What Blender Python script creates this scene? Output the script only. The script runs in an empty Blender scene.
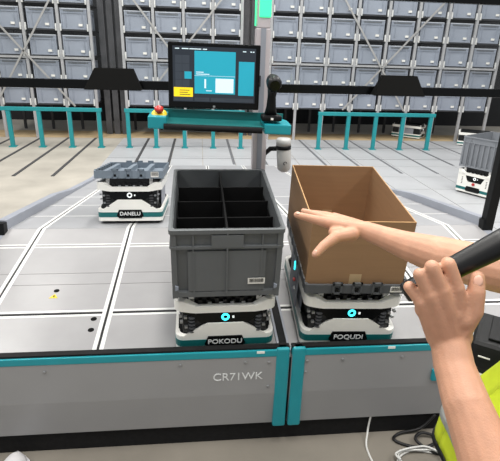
import bpy, bmesh, math, random
from mathutils import Vector, Matrix, Euler
random.seed(7)
SC = bpy.context.scene
COL = SC.collection
PI = math.pi

# ---------------------------------------------------------------- camera
CAM_H = 1.64
def camera_axes(p, r, y):
    fwd = Vector((math.sin(y)*math.cos(p), math.cos(y)*math.cos(p), -math.sin(p)))
    right = Vector((math.cos(y), -math.sin(y), 0))
    up = right.cross(fwd)
    return right*math.cos(r)+up*math.sin(r), up*math.cos(r)-right*math.sin(r), fwd
rx, ux, fx = camera_axes(.372, .031, .112)
cd = bpy.data.cameras.new('camera'); cam = bpy.data.objects.new('camera', cd); COL.objects.link(cam)
cd.sensor_width = 36; cd.sensor_fit = 'HORIZONTAL'; cd.lens = 36*465/500; cd.clip_start = .02; cd.clip_end = 200
m = Matrix((rx, ux, -fx)).transposed().to_4x4(); m.translation = Vector((0, 0, CAM_H)); cam.matrix_world = m
SC.camera = cam

# ---------------------------------------------------------------- world, lamps, exposure
w = bpy.data.worlds.new('hall_light'); SC.world = w; w.use_nodes = True
w.node_tree.nodes['Background'].inputs[0].default_value = (.93, .96, 1, 1)
w.node_tree.nodes['Background'].inputs[1].default_value = .46
SC.view_settings.view_transform = 'Standard'; SC.view_settings.look = 'None'
SC.view_settings.exposure = 0.0; SC.view_settings.gamma = 1; SC.view_settings.use_curve_mapping = False
def area(name, loc, size, power, col=(1, .97, .92), aim=None):
    l = bpy.data.lights.new(name, 'AREA'); l.shape = 'RECTANGLE'; l.size, l.size_y = size; l.energy = power; l.color = col
    o = bpy.data.objects.new(name, l); COL.objects.link(o); o.location = loc
    if aim: o.rotation_euler = (Vector(aim)-Vector(loc)).to_track_quat('-Z', 'Y').to_euler()
    return o
for i, x in enumerate((-3.2, .4, 4.0)):      # rows of ceiling luminaires of the hall
    area('ceiling_luminaire', (x, 5.6, 6.2), (.5, 4.5), 270)
    area('ceiling_luminaire', (x, 0.2, 5.2), (.5, 3.0), 150)

# ---------------------------------------------------------------- materials
def lin(c):
    c = c/255
    return c/12.92 if c <= .04045 else ((c+.055)/1.055)**2.4
MATS = {}
def mat(name, rgb, rough=.5, metal=0, var=.08, scale=12, bump=0, bscale=200, emit=0, sss=0, coat=0, stretch=None):
    if name in MATS: return MATS[name]
    M = bpy.data.materials.new(name); M.use_nodes = True; nt = M.node_tree; N = nt.nodes; L = nt.links
    b = N['Principled BSDF']
    c = tuple(lin(v) for v in rgb)
    tc = N.new('ShaderNodeTexCoord'); src = tc.outputs['Object']
    if stretch:
        mp = N.new('ShaderNodeMapping'); mp.inputs['Scale'].default_value = stretch; L.new(src, mp.inputs[0]); src = mp.outputs[0]
    no = N.new('ShaderNodeTexNoise'); no.inputs['Scale'].default_value = scale; no.inputs['Detail'].default_value = 5
    L.new(src, no.inputs['Vector'])
    cr = N.new('ShaderNodeValToRGB')
    cr.color_ramp.elements[0].position = .3; cr.color_ramp.elements[1].position = .7
    cr.color_ramp.elements[0].color = tuple(max(0, v*(1-var)) for v in c)+(1,)
    cr.color_ramp.elements[1].color = tuple(min(1, v*(1+var)) for v in c)+(1,)
    L.new(no.outputs['Fac'], cr.inputs[0]); L.new(cr.outputs[0], b.inputs['Base Color'])
    b.inputs['Roughness'].default_value = rough; b.inputs['Metallic'].default_value = metal
    if coat: b.inputs['Coat Weight'].default_value = coat
    if sss:
        b.inputs['Subsurface Weight'].default_value = sss; b.inputs['Subsurface Radius'].default_value = (.01, .004, .002); b.inputs['Subsurface Scale'].default_value = .6
    if bump:
        n2 = N.new('ShaderNodeTexNoise'); n2.inputs['Scale'].default_value = bscale; n2.inputs['Detail'].default_value = 4
        L.new(src, n2.inputs['Vector'])
        bp = N.new('ShaderNodeBump'); bp.inputs['Strength'].default_value = bump; bp.inputs['Distance'].default_value = .004
        L.new(n2.outputs['Fac'], bp.inputs['Height']); L.new(bp.outputs[0], b.inputs['Normal'])
    if emit:
        L.new(cr.outputs[0], b.inputs['Emission Color']); b.inputs['Emission Strength'].default_value = emit
    MATS[name] = M
    return M

mat('concrete', (169, 164, 154), .75, 0, .14, 2.2, .25, 60)
mat('floor_plate', (174, 176, 179), .45, 0, .06, 3, .05, 80)
mat('groove', (42, 42, 44), .8)
mat('deck_grey', (158, 157, 158), .33, .0, .05, 6, .03, 300)
mat('ramp_grey', (160, 161, 164), .38, 0, .05, 6, .03, 300)
mat('white_strip', (226, 226, 224), .4, 0, .03)
mat('kerb_grey', (150, 154, 164), .45, 0, .05, 8)
mat('panel_grey', (154, 154, 155), .42, .1, .04, 3, .03, 200)
mat('teal', (28, 148, 160), .35, 0, .05, 10)
mat('teal_dark', (18, 104, 104), .4, 0, .05, 10)
mat('teal_fence', (30, 142, 148), .45, 0, .06, 10)
mat('rubber', (26, 26, 27), .75, 0, .2, 40, .2, 150)
mat('black_gloss', (9, 10, 11), .2, 0, .1)
mat('black_matt', (17, 18, 19), .5, 0, .15, 30)
mat('hood_black', (8, 8, 7), .85, 0, .1)
mat('black_part', (22, 23, 25), .4, .2, .3, 60)
mat('steel', (168, 170, 172), .35, .7, .06, 20)
mat('steel_rack', (176, 176, 178), .42, .2, .08, 12)
mat('brace_steel', (178, 176, 174), .4, .3, .06, 12)
mat('dark_steel', (62, 63, 66), .6, .3, .15, 6)
mat('hall_shade', (30, 31, 34), .8, 0, .2, 3)
mat('white_plastic', (243, 242, 236), .32, 0, .02)
mat('tote_grey', (98, 101, 103), .48, 0, .04, 10, .06, 260)
mat('tote_blue_grey', (148, 155, 168), .5, 0, .05, 8, .05, 200)
mat('tote_far', (132, 136, 142), .5, 0, .05, 8)
mat('tray_grey', (82, 85, 88), .5, 0, .06, 14)
mat('tote_rim', (190, 195, 204), .45, 0, .03)
mat('mast_grey', (84, 84, 87), .7, .2, .25, 5)
mat('tray_blue_grey', (124, 136, 148), .5, 0, .05, 12)
mat('divider_black', (7, 7, 8), .85, 0, .2)
mat('cardboard', (153, 119, 86), .8, 0, .05, 5, .15, 120, stretch=(1, 1, 12))
mat('cardboard_edge', (188, 150, 104), .85, 0, .10, 90)
mat('tape', (186, 160, 124), .3, 0, .03)
mat('paper', (232, 230, 224), .7, 0, .02)
mat('print_black', (16, 16, 16), .7, 0, .05)
mat('ink_white', (226, 228, 228), .55, 0, .01)
mat('red', (190, 40, 36), .35, 0, .05)
mat('yellow', (226, 196, 30), .45, 0, .04)
mat('cyan_led', (60, 225, 240), .4, 0, .01, emit=2.2)
mat('white_led', (235, 240, 240), .4, 0, .01, emit=.6)
mat('green_led', (60, 230, 150), .4, 0, .02, emit=1.3)
mat('pole_grey', (204, 196, 199), .4, .15, .04, 6)
mat('device_white', (206, 206, 204), .38, 0, .03)
mat('screen_dark', (34, 40, 48), .25, 0, .02, emit=.55)
mat('screen_panel', (48, 54, 62), .25, 0, .02, emit=.6)
mat('screen_cyan', (30, 138, 158), .25, 0, .02, emit=.8)
mat('screen_yellow', (228, 196, 30), .25, 0, .02, emit=.75)
mat('screen_white', (200, 220, 228), .25, 0, .01, emit=.6)
mat('skin', (200, 150, 122), .5, 0, .09, 40, .18, 420, sss=.08)
mat('nail', (222, 176, 154), .3, 0, .03)
mat('hivis', (186, 202, 30), .65, 0, .07, 30, .1, 500)
mat('reflective', (150, 152, 148), .4, .2, .06, 60)
mat('shirt_dark', (40, 44, 52), .85, 0, .1, 40)
mat('trouser_dark', (34, 37, 46), .85, 0, .1, 40)
mat('hair_brown', (58, 42, 30), .7, 0, .3, 80)
mat('eye_dark', (30, 26, 24), .2, 0, .1)
mat('lip_red', (178, 106, 96), .45, 0, .05)
mat('shoe_white', (226, 224, 226), .6, 0, .04, 30)
mat('board_beige', (186, 164, 128), .7, 0, .08, 4)
mat('cable_white', (216, 216, 212), .5, 0, .02)
mat('cable_black', (20, 20, 21), .5, 0, .05)
mat('shaded_concrete', (128, 122, 112), .8, 0, .12, 3, .2, 60)  # concrete with the foreground shade put into its colour
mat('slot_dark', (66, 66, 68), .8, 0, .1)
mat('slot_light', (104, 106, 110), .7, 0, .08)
mat('slot_grey', (96, 100, 104), .6, 0, .08)
def glass_mat():
    M = bpy.data.materials.new('clear_pane'); M.use_nodes = True; nt = M.node_tree; N = nt.nodes; L = nt.links
    N.remove(N['Principled BSDF']); out = N['Material Output']
    t = N.new('ShaderNodeBsdfTransparent'); t.inputs[0].default_value = (.95, .96, .96, 1)
    g = N.new('ShaderNodeBsdfGlossy'); g.inputs['Roughness'].default_value = .03
    f = N.new('ShaderNodeFresnel'); f.inputs['IOR'].default_value = 1.35
    mx = N.new('ShaderNodeMixShader'); L.new(f.outputs[0], mx.inputs[0]); L.new(t.outputs[0], mx.inputs[1]); L.new(g.outputs[0], mx.inputs[2])
    L.new(mx.outputs[0], out.inputs['Surface']); MATS['clear_pane'] = M
glass_mat()
for k in ('black_gloss', 'black_matt', 'hood_black', 'rubber', 'divider_black'): MATS[k].node_tree.nodes['Principled BSDF'].inputs['Specular IOR Level'].default_value = .22

# ---------------------------------------------------------------- mesh helpers
class MB:
    def __init__(s): s.bm = bmesh.new()
    def add(s, vs, fs):
        b = [s.bm.verts.new(v) for v in vs]
        for f in fs:
            try: s.bm.faces.new([b[i] for i in f])
            except ValueError: pass
        return b
    def box(s, x0, x1, y0, y1, z0, z1):
        s.add([(x, y, z) for z in (z0, z1) for y in (y0, y1) for x in (x0, x1)],
              [(0, 2, 3, 1), (4, 5, 7, 6), (0, 1, 5, 4), (2, 6, 7, 3), (0, 4, 6, 2), (1, 3, 7, 5)]); return s
    def bar(s, p, q, wd, th, up=(0, 0, 1)):          # rectangular bar between two points
        p = Vector(p); q = Vector(q); d = (q-p).normalized(); u = Vector(up)
        a = d.cross(u).normalized(); c = a.cross(d)
        vs = []
        for e in (p, q):
            for i, j in ((-1, -1), (1, -1), (1, 1), (-1, 1)): vs.append(e+a*i*wd/2+c*j*th/2)
        s.add(vs, [(3, 2, 1, 0), (4, 5, 6, 7), (0, 1, 5, 4), (1, 2, 6, 5), (2, 3, 7, 6), (3, 0, 4, 7)]); return s
    def prism(s, pts, axis, a, b):                   # polygon extruded along axis; pts in the other two axes
        n = len(pts)
        def mk(u, v, t): return {'x': (t, u, v), 'y': (u, t, v), 'z': (u, v, t)}[axis]
        vs = [mk(u, v, a) for u, v in pts]+[mk(u, v, b) for u, v in pts]
        s.add(vs, [tuple(range(n))[::-1], tuple(range(n, 2*n))]+[(i, (i+1) % n, n+(i+1) % n, n+i) for i in range(n)]); return s
    def tube(s, pts, rad, n=10, caps=True):          # radius per point or one radius
        pts = [Vector(p) for p in pts]
        rs = rad if isinstance(rad, (list, tuple)) else [rad]*len(pts)
        vs = []; k = len(pts)
        ref = None
        for i, p in enumerate(pts):
            d = (pts[min(i+1, k-1)]-pts[max(i-1, 0)])
            if d.length < 1e-9: d = Vector((0, 0, 1))
            d.normalize()
            if ref is None: ref = Vector((0, 0, 1)) if abs(d.z) < .9 else Vector((1, 0, 0))
            a = d.cross(ref).normalized(); c = a.cross(d).normalized(); ref = c
            for j in range(n):
                t = 2*PI*j/n; vs.append(p+(a*math.cos(t)+c*math.sin(t))*rs[i])
        fs = [(i*n+j, i*n+(j+1) % n, (i+1)*n+(j+1) % n, (i+1)*n+j) for i in range(k-1) for j in range(n)]
        if caps: fs += [tuple(range(n))[::-1], tuple((k-1)*n+j for j in range(n))]
        s.add(vs, fs); return s
    def lathe(s, prof, n=20, c=(0, 0, 0)):           # (r, z) profile about z
        k = len(prof); vs = [(c[0]+r*math.cos(2*PI*j/n), c[1]+r*math.sin(2*PI*j/n), c[2]+z) for r, z in prof for j in range(n)]
        fs = [(i*n+j, i*n+(j+1) % n, (i+1)*n+(j+1) % n, (i+1)*n+j) for i in range(k-1) for j in range(n)]
        fs += [tuple(range(n))[::-1], tuple((k-1)*n+j for j in range(n))]
        s.add(vs, fs); return s
    def ball(s, c, r, n=12, sc=(1, 1, 1), M=None):
        bm2 = bmesh.new(); bmesh.ops.create_uvsphere(bm2, u_segments=n, v_segments=max(6, n*2//3), radius=1)
        mm = M or Matrix.Identity(3)
        idx = {v: i for i, v in enumerate(bm2.verts)}
        s.add([Vector(c)+mm@Vector((v.co.x*r*sc[0], v.co.y*r*sc[1], v.co.z*r*sc[2])) for v in bm2.verts], [tuple(idx[v] for v in f.verts) for f in bm2.faces]); bm2.free(); return s
    def capsule(s, p, q, r0, r1, n=12):
        s.tube([p, q], [r0, r1], n); s.ball(p, r0, n); s.ball(q, r1, n); return s
    def chain(s, pts, rads, n=12):
        for i in range(len(pts)-1): s.capsule(pts[i], pts[i+1], rads[i], rads[i+1], n)
        return s
    def shell(s, W, L, r, zb, zt, t, xs=(), n=4):    # rounded-rectangle ring with varying lower and upper edge
        def loop(W, L, r):
            out = []
            xr = W/2-r
            front = [(-xr, -L/2)]+[(x, -L/2) for x in xs if abs(x) < xr]+[(xr, -L/2)]
            out += front
            for k in range(1, n): a = -PI/2+PI/2*k/n; out.append((xr+r*math.cos(a), -L/2+r+r*math.sin(a)))
            out += [(W/2, -L/2+r), (W/2, L/2-r)]
            for k in range(1, n): a = PI/2*k/n; out.append((xr+r*math.cos(a), L/2-r+r*math.sin(a)))
            out += [(-x, L/2) for x, _ in front]
            for k in range(1, n): a = PI/2+PI/2*k/n; out.append((-xr+r*math.cos(a), L/2-r+r*math.sin(a)))
            out += [(-W/2, L/2-r), (-W/2, -L/2+r)]
            for k in range(1, n): a = PI+PI/2*k/n; out.append((-xr+r*math.cos(a), -L/2+r+r*math.sin(a)))
            return out
        o = loop(W, L, r); i = [(x*(W-2*t)/W, y*(L-2*t)/L) for x, y in o]; k = len(o)
        vs = [(x, y, zb(x, y)) for x, y in o]+[(x, y, zt(x, y)) for x, y in o]
        vs += [(i[j][0], i[j][1], zt(*o[j])) for j in range(k)]+[(i[j][0], i[j][1], zb(*o[j])) for j in range(k)]
        fs = []
        for j in range(k):
            q = (j+1) % k
            for a, b in ((0, 1), (1, 2), (2, 3), (3, 0)): fs.append((a*k+j, a*k+q, b*k+q, b*k+j))
        s.add(vs, fs); return s
    def bevel(s, w, seg=2):
        bmesh.ops.remove_doubles(s.bm, verts=s.bm.verts, dist=1e-6)
        bmesh.ops.bevel(s.bm, geom=[e for e in s.bm.edges if len(e.link_faces) == 2 and e.calc_face_angle(0) > .6], offset=w, segments=seg, affect='EDGES', profile=.6, clamp_overlap=True); return s
    def build(s, name, material, parent=None, smooth=False, loc=None, rot=None):
        bmesh.ops.recalc_face_normals(s.bm, faces=s.bm.faces)
        me = bpy.data.meshes.new(name); s.bm.to_mesh(me); s.bm.free()
        me.materials.append(MATS[material])
        if smooth:
            for p in me.polygons: p.use_smooth = True
        o = bpy.data.objects.new(name, me); COL.objects.link(o)
        if parent: o.parent = parent
        if loc: o.location = loc
        if rot: o.rotation_euler = rot
        return o
def dup(o, parent=None, loc=None, rot=None):
    c = o.copy(); COL.objects.link(c); c.parent = parent
    if loc is not None: c.location = loc
    if rot is not None: c.rotation_euler = rot
    return c
def tree(o, parent=None):
    c = dup(o, parent)
    for ch in KIDS.get(o.name, []) or [x for x in bpy.data.objects if x.parent == o]: tree(ch, c)
    return c
KIDS = {}
def tag(o, label=None, cat=None, group=None, kind=None):
    if label: o['label'] = label
    if cat: o['category'] = cat
    if group: o['group'] = group
    if kind: o['kind'] = kind
    return o
def thing(name, label, cat, loc=(0, 0, 0), rot=(0, 0, 0), group=None):
    o = bpy.data.objects.new(name, None); COL.objects.link(o); o.location = loc; o.rotation_euler = rot; o.empty_display_size = .05
    return tag(o, label, cat, group)
def text(body, size, material, parent, name, M, ext=.0006, sx=1.0, bold=0.0):
    cu = bpy.data.curves.new('t', 'FONT'); cu.body = body; cu.size = size; cu.extrude = ext; cu.align_x = 'CENTER'; cu.align_y = 'CENTER'; cu.offset = bold
    to = bpy.data.objects.new('t', cu); COL.objects.link(to)
    dg = bpy.context.evaluated_depsgraph_get(); me = bpy.data.meshes.new_from_object(to.evaluated_get(dg))
    bpy.data.objects.remove(to); me.transform(M@Matrix.Diagonal((sx, 1, 1, 1)))
    me.materials.clear(); me.materials.append(MATS[material]); me.name = name
    o = bpy.data.objects.new(name, me); COL.objects.link(o); o.parent = parent
    return o
FACE_FRONT = Matrix.Rotation(PI/2, 4, 'X')           # text in xy plane -> standing, facing -y

# ================================================================ THE SETTING
MB().box(-9, 9, -3, 13, -.1, 0).build('floor', 'concrete')
fl = bpy.data.objects['floor']; tag(fl, kind='structure')
MB().box(-9, 9, -3, 1.70, 0, .002).build('floor_front_shade', 'shaded_concrete'); tag(bpy.data.objects['floor_front_shade'], kind='structure')  # shadow in front of the panels, painted as a darker floor sheet
MB().box(-9, 9, 11.2, 11.3, 0, 5).build('wall_back', 'hall_shade'); tag(bpy.data.objects['wall_back'], kind='structure')  # dark colour stands in for the unlit depth behind the racks
MB().box(-9, 9, 9.03, 9.72, .0, .010).build('trim_1', 'board_beige'); tag(bpy.data.objects['trim_1'], kind='structure')

# pale floor plates right of the bare concrete, with recessed joints
fp = bpy.data.objects.new('floor_plates', None); COL.objects.link(fp); tag(fp, kind='structure')
first = None
PX, PY = .493, .62
for i in range(15):
    for j in range(9):
        x = -1.44+i*PX; y = 3.72+j*PY
        if y < 4.2 and x < 1.8: continue
        if first is None:
            first = MB().box(0, PX-.011, 0, PY-.011, 0, .006).build('floor_plate', 'floor_plate', fp, loc=(x, y, 0))
        else: dup(first, fp, (x, y, 0))
# guide slots (double dark grooves) let into the floor
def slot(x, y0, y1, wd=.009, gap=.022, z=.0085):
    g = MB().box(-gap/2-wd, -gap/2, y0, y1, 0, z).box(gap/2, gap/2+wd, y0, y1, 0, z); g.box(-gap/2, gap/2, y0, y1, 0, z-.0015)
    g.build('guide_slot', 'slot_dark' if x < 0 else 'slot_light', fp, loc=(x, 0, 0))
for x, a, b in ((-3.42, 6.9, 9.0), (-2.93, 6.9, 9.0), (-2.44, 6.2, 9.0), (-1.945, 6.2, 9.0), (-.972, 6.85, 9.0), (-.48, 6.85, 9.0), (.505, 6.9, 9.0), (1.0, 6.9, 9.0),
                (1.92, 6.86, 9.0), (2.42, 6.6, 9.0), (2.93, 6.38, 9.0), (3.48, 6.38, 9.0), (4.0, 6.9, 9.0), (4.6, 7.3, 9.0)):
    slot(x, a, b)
for k, y in enumerate((7.3, 8.25)):
    MB().box(-1.44, 6, y, y+.014, 0, .008).build('guide_slot', 'slot_light', fp)

# ---- raised deck (tilted toward the operator) and the ramp behind it
T = .129; D0 = Vector((0, 1.6, .44)); XL, XR = -1.16, 1.84
deck = bpy.data.objects.new('floor_deck', None); COL.objects.link(deck); deck.location = D0; deck.rotation_euler = (T, 0, 0); tag(deck, kind='structure')
DL = 1.1525
LANES = (-.962, -.436, .095, .62, 1.125, 1.615)
ramp = bpy.data.objects.new('floor_ramp', None); COL.objects.link(ramp)
C0 = D0+Vector((0, DL*math.cos(T), DL*math.sin(T))); RS = math.atan(.1425)
ramp.location = C0; ramp.rotation_euler = (-RS, 0, 0); tag(ramp, kind='structure')
RL = C0.z/math.sin(RS)
MB().box(XL, XR, 0, DL, -.03, -.004).build('underlay', 'groove', deck)
MB().prism([(0, -.03), (RL-.25, -.03), (RL-.05, -.004), (0, -.004)], 'x', XL, XR).build('underlay', 'groove', ramp)
SW = .017; SG = .006                          # white strip width, half slot
def plates(parent, vs, material):
    us = [XL]+list(LANES)+[XR]
    for a, b in zip(vs[:-1], vs[1:]):
        for i in range(len(us)-1):
            u0 = us[i]+(SW+SG if i else 0); u1 = us[i+1]-(SW+SG if i < len(us)-2 else 0)
            MB().box(u0, u1, a+.0015, b-.0015, -.004, 0).build('deck_plate', material, parent)
plates(deck, [0, .322, .334, .56, .66, .934, .95, DL], 'deck_grey')
plates(ramp, [0, .38, .78, 1.2, 1.7, 2.3, 3.0, RL-.05], 'ramp_grey')
for parent, Lg, a0 in ((deck, DL, 0), (ramp, RL-.06, 0)):
    for u in LANES:
        for s in (-1, 1):
            c = u+s*(SG+SW/2)
            MB().box(c-SW/2, c+SW/2, a0, Lg, -.004, .001).build('guide_strip', 'white_strip', parent)
def cross(parent, v, wd, z=.0008):
    us = [XL]+list(LANES)+[XR]
    for i in range(len(us)-1):
        u0 = us[i]+(SW+SG if i else 0); u1 = us[i+1]-(SW+SG if i < len(us)-2 else 0)
        MB().box(u0, u1, v-wd/2, v+wd/2, -.003, z).build('guide_strip', 'white_strip', parent)
for v in (.312, .344): cross(deck, v, .014)
for i in range(7):
    us_ = [XL]+list(LANES)+[XR]
    MB().box(us_[i]+.023, us_[i+1]-.023, .323, .333, -.003, .0006).build('guide_slot', 'groove', deck)
for v in (.928, .957): cross(deck, v, .010)
for v in (.38, .80, 1.2): cross(ramp, v, .014)
for u, v in ((-.710, .508), (-.490, .284), (-.488, .209)):
    MB().lathe([(.0135, .0), (.0135, .0012), (.009, .0013)], 18).build('sensor_hole', 'divider_black', deck, loc=(u, v, 0))
ws = MB().prism([(-.021, -.012), (.021, -.012), (.0, .022)], 'z', 0, .0012).build('warning_sticker', 'yellow', deck, loc=(-.711, .460, 0))
MB().prism([(-.002, -.006), (.002, -.006), (.004, .008), (-.004, .008)], 'z', .0012, .0018).build('warning_mark', 'print_black', ws)
# kerbs down the ramp
for s, X in ((0, XL), (1, XR)):
    x0, x1 = (X-.05, X+.005) if s == 0 else (X-.005, X+.05)
    k = MB().prism([(-.02, -.12), (-.02, .058), (1.02, .058), (1.5, .026), (RL-.3, .012), (RL-.3, -.02), (2.2, -.12)], 'x', x0, x1).bevel(.004).build('kerb', 'kerb_grey', ramp)
    MB().box(x0, x1, .0, DL-.04, -.10, .0).build('side_rail', 'kerb_grey', deck)
    MB().box(x0-.004, x1+.004, -.075, -.02, -.1, .05).bevel(.004).build('kerb_end', 'black_matt', ramp)
# centre rail between the two stations
MB().box(.328, .362, .02, 1.1, -.01, .012).build('centre_rail', 'black_matt', deck)
MB().box(.318, .328, .02, 1.1, -.01, .016).build('centre_rail', 'kerb_grey', deck)
MB().box(.362, .372, .02, 1.1, -.01, .016).build('centre_rail', 'kerb_grey', deck)
for X in (-1.05, .345, 1.7): MB().box(X-.04, X+.04, 2.55, 2.63, 0, .545).build('deck_leg', 'dark_steel', deck).matrix_parent_inverse = deck.matrix_basis.inverted()
for X in (-1.0, .3, 1.6): MB().box(X-.04, X+.04, 1.75, 1.83, 0, .445).build('deck_leg', 'dark_steel', deck).matrix_parent_inverse = deck.matrix_basis.inverted()

# ---- front panels of the two stations
def station_panel(label, x0, x1, post_at, screws, tabs):
    t = thing('station_panel', label, 'panel', ((x0+x1)/2, 1.6, .11)); cx = (x0+x1)/2
    y, yb = -.03, -.006
    MB().prism([(y, .36), (y, .17), (y+.012, .0), (y+.018, .0), (yb, .17), (yb, .36)], 'x', x0-cx, x1-cx).build('face_sheet', 'panel_grey', t)
    MB().box(x0-cx, x1-cx, -.032, .004, .356, .388).bevel(.004).build('teal_rail', 'teal', t)
    MB().box(x0-cx, x1-cx, -.024, .004, .388, .397).build('rubber_strip', 'rubber', t)
    for px, sgn in post_at:
        MB().prism([(-.036, -.012), (-.036, .397), (.004, .397), (.004, -.012)], 'x', px-.028-cx, px+.028-cx).bevel(.012, 3).build('corner_post', 'teal', t)
    for sx, sz in screws:
        MB().lathe([(.0062, 0), (.0062, .003), (.0035, .005)], 10).build('screw', 'steel', t, loc=(sx-cx, y-.0005+(0 if sz > .28 else .0), sz-.11), rot=(PI/2, 0, 0))
    for tx in tabs: MB().box(tx-.016-cx, tx+.016-cx, -.033, -.031, .375, .386).build('name_tab', 'white_plastic', t)
    return t
pl = station_panel('wide grey front panel marked CR71WK with teal top rail', -1.21, .357, [(.329, 1)], [(-.618, .435), (-.09, .443), (.176, .444), (.272, .44), (.272, .318)], [(.236,)[0]])
text('CR71WK', .052, 'ink_white', pl, 'lettering', Matrix.Translation((.145+.4265, -.031, .262))@FACE_FRONT, sx=1.0)
PR2 = station_panel('plain grey front panel right of the gap, teal post at its left', .367, 1.86, [(.396, -1)], [(.432, .44), (.43, .385), (.585, .44), (.843, .442), (1.3, .442)], [(.79)])
br = MB().box(.985-1.1095, 1.035-1.1095, -.045, -.028, .205, .262).bevel(.006).build('teal_bracket', 'teal', PR2)
MB().box(-1.2, 1.88, 1.60, 1.64, .002, .43).build('wall_plinth', 'rubber'); tag(bpy.data.objects['wall_plinth'], kind='structure')

# ---- glass screen over the deck
gf = thing('glass_screen', 'clear protective pane in a black frame standing across the deck', 'screen', (.34, 2.70, 0))
for X in (-1.235, 1.875): MB().box(X-.34-.03, X-.34+.03, -.03, .03, .50, 2.02).bevel(.006).build('post', 'black_matt', gf)
for X in (-1.235, 1.875): MB().box(X-.34-.03, X-.34+.03, -.03, .03, 0, .50).build('foot_post', 'black_matt', gf)
MB().box(-1.545, 1.505, -.022, .022, 1.415, 1.462).bevel(.004).build('lower_beam', 'black_gloss', gf)
MB().box(-1.545, 1.505, -.022, .022, 1.905, 1.96).bevel(.004).build('upper_beam', 'black_gloss', gf)
MB().box(-1.545, 1.505, -.003, .003, 1.46, 1.907).build('pane', 'clear_pane', gf)
for xa in (-.450-.34, 1.118-.34):
    mb = MB(); b0, b1, t0, t1 = -.153, .143, -.10, .10
    mb.add([(b0, -.10, 1.418), (b1, -.10, 1.418), (b1, -.024, 1.418), (b0, -.024, 1.418), (t0, -.06, 1.525), (t1, -.06, 1.525), (t1, -.024, 1.525), (t0, -.024, 1.525)],
           [(3, 2, 1, 0), (4, 5, 6, 7), (0, 1, 5, 4), (1, 2, 6, 5), (2, 3, 7, 6), (3, 0, 4, 7)])
    mb.bevel(.004).build('tapered_hood', 'hood_black', gf, loc=(xa, 0, 0))

# ================================================================ RACKS WITH TOTES
def make_tote(name, W, L, H, material, parent=None, label=True, ribs=True, rimmat=None):
    """open box with rim, ribs, grip band; base centre at origin, front faces -y"""
    t = .006; mb = MB(); a = .012
    w2, l2 = W/2-.010, L/2-.010
    def ring(w, l, z): return [(-w, -l, z), (w, -l, z), (w, l, z), (-w, l, z)]
    vs = ring(w2-a, l2-a, 0)+ring(w2, l2, H)+ring(w2-t, l2-t, H)+ring(w2-a-t, l2-a-t, t)
    fs = [(3, 2, 1, 0), (12, 13, 14, 15)]
    for r in range(3):
        for j in range(4): q = (j+1) % 4; fs.append((r*4+j, r*4+q, r*4+4+q, r*4+4+j))
    mb.add(vs, fs); body = mb.build('body', material, parent)
    def frame(z0, z1, e0=0, e1=0):
        m = MB(); m.shell(W-e0, L-e0, .012, lambda x, y: z0, lambda x, y: z1, .016, n=3); return m
    frame(H-.016, H).build('rim', rimmat or material, parent)
    frame(H-.078, H-.068, .002).build('grip_band', material, parent)
    frame(0.004, .026, .010).build('foot_band', material, parent)
    m = MB(); bx = []
    for s in (-1, 1):
        for x in (-W/2+.006, -W*.30, W*.30, W/2-.026): bx.append((x, x+.020 if abs(x) > W*.4 else x+.006, min(s*(L/2-.004), s*(L/2-.016)), max(s*(L/2-.004), s*(L/2-.016)), .0, H-.01))
        for y in (-L*.42, -L*.15, L*.15, L*.40): bx.append((min(s*(W/2-.016), s*(W/2-.004)), max(s*(W/2-.016), s*(W/2-.004)), y, y+.012, .0, H-.01))
    if ribs:
        for b in bx: MB().box(*b).build('rib', material, parent)
        m.bm.free()
    else:
        for b in bx: m.box(*b)
        tag(m.build('rib', material, parent), kind='stuff')
    return body
racks = [('tall storage rack at far left, full of grey totes', [-3.53, -2.985, -2.405, -1.875]),
         ('tall storage rack behind the monitor, full of grey totes', [-1.34, -.80, -.275, .24, .755]),
         ('long storage rack at the right, full of grey totes', [1.285, 1.807, 2.337, 2.873, 3.445, 4.013, 4.583, 5.143, 5.705])]
ROWZ = (.615, 1.025, 1.44, 1.865, 2.285)
ORD = ['first', 'second', 'third', 'fourth', 'fifth', 'sixth', 'seventh', 'eighth']
proto = None
RY = 9.0
TW, TL, TH = .455, .60, .335
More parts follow.
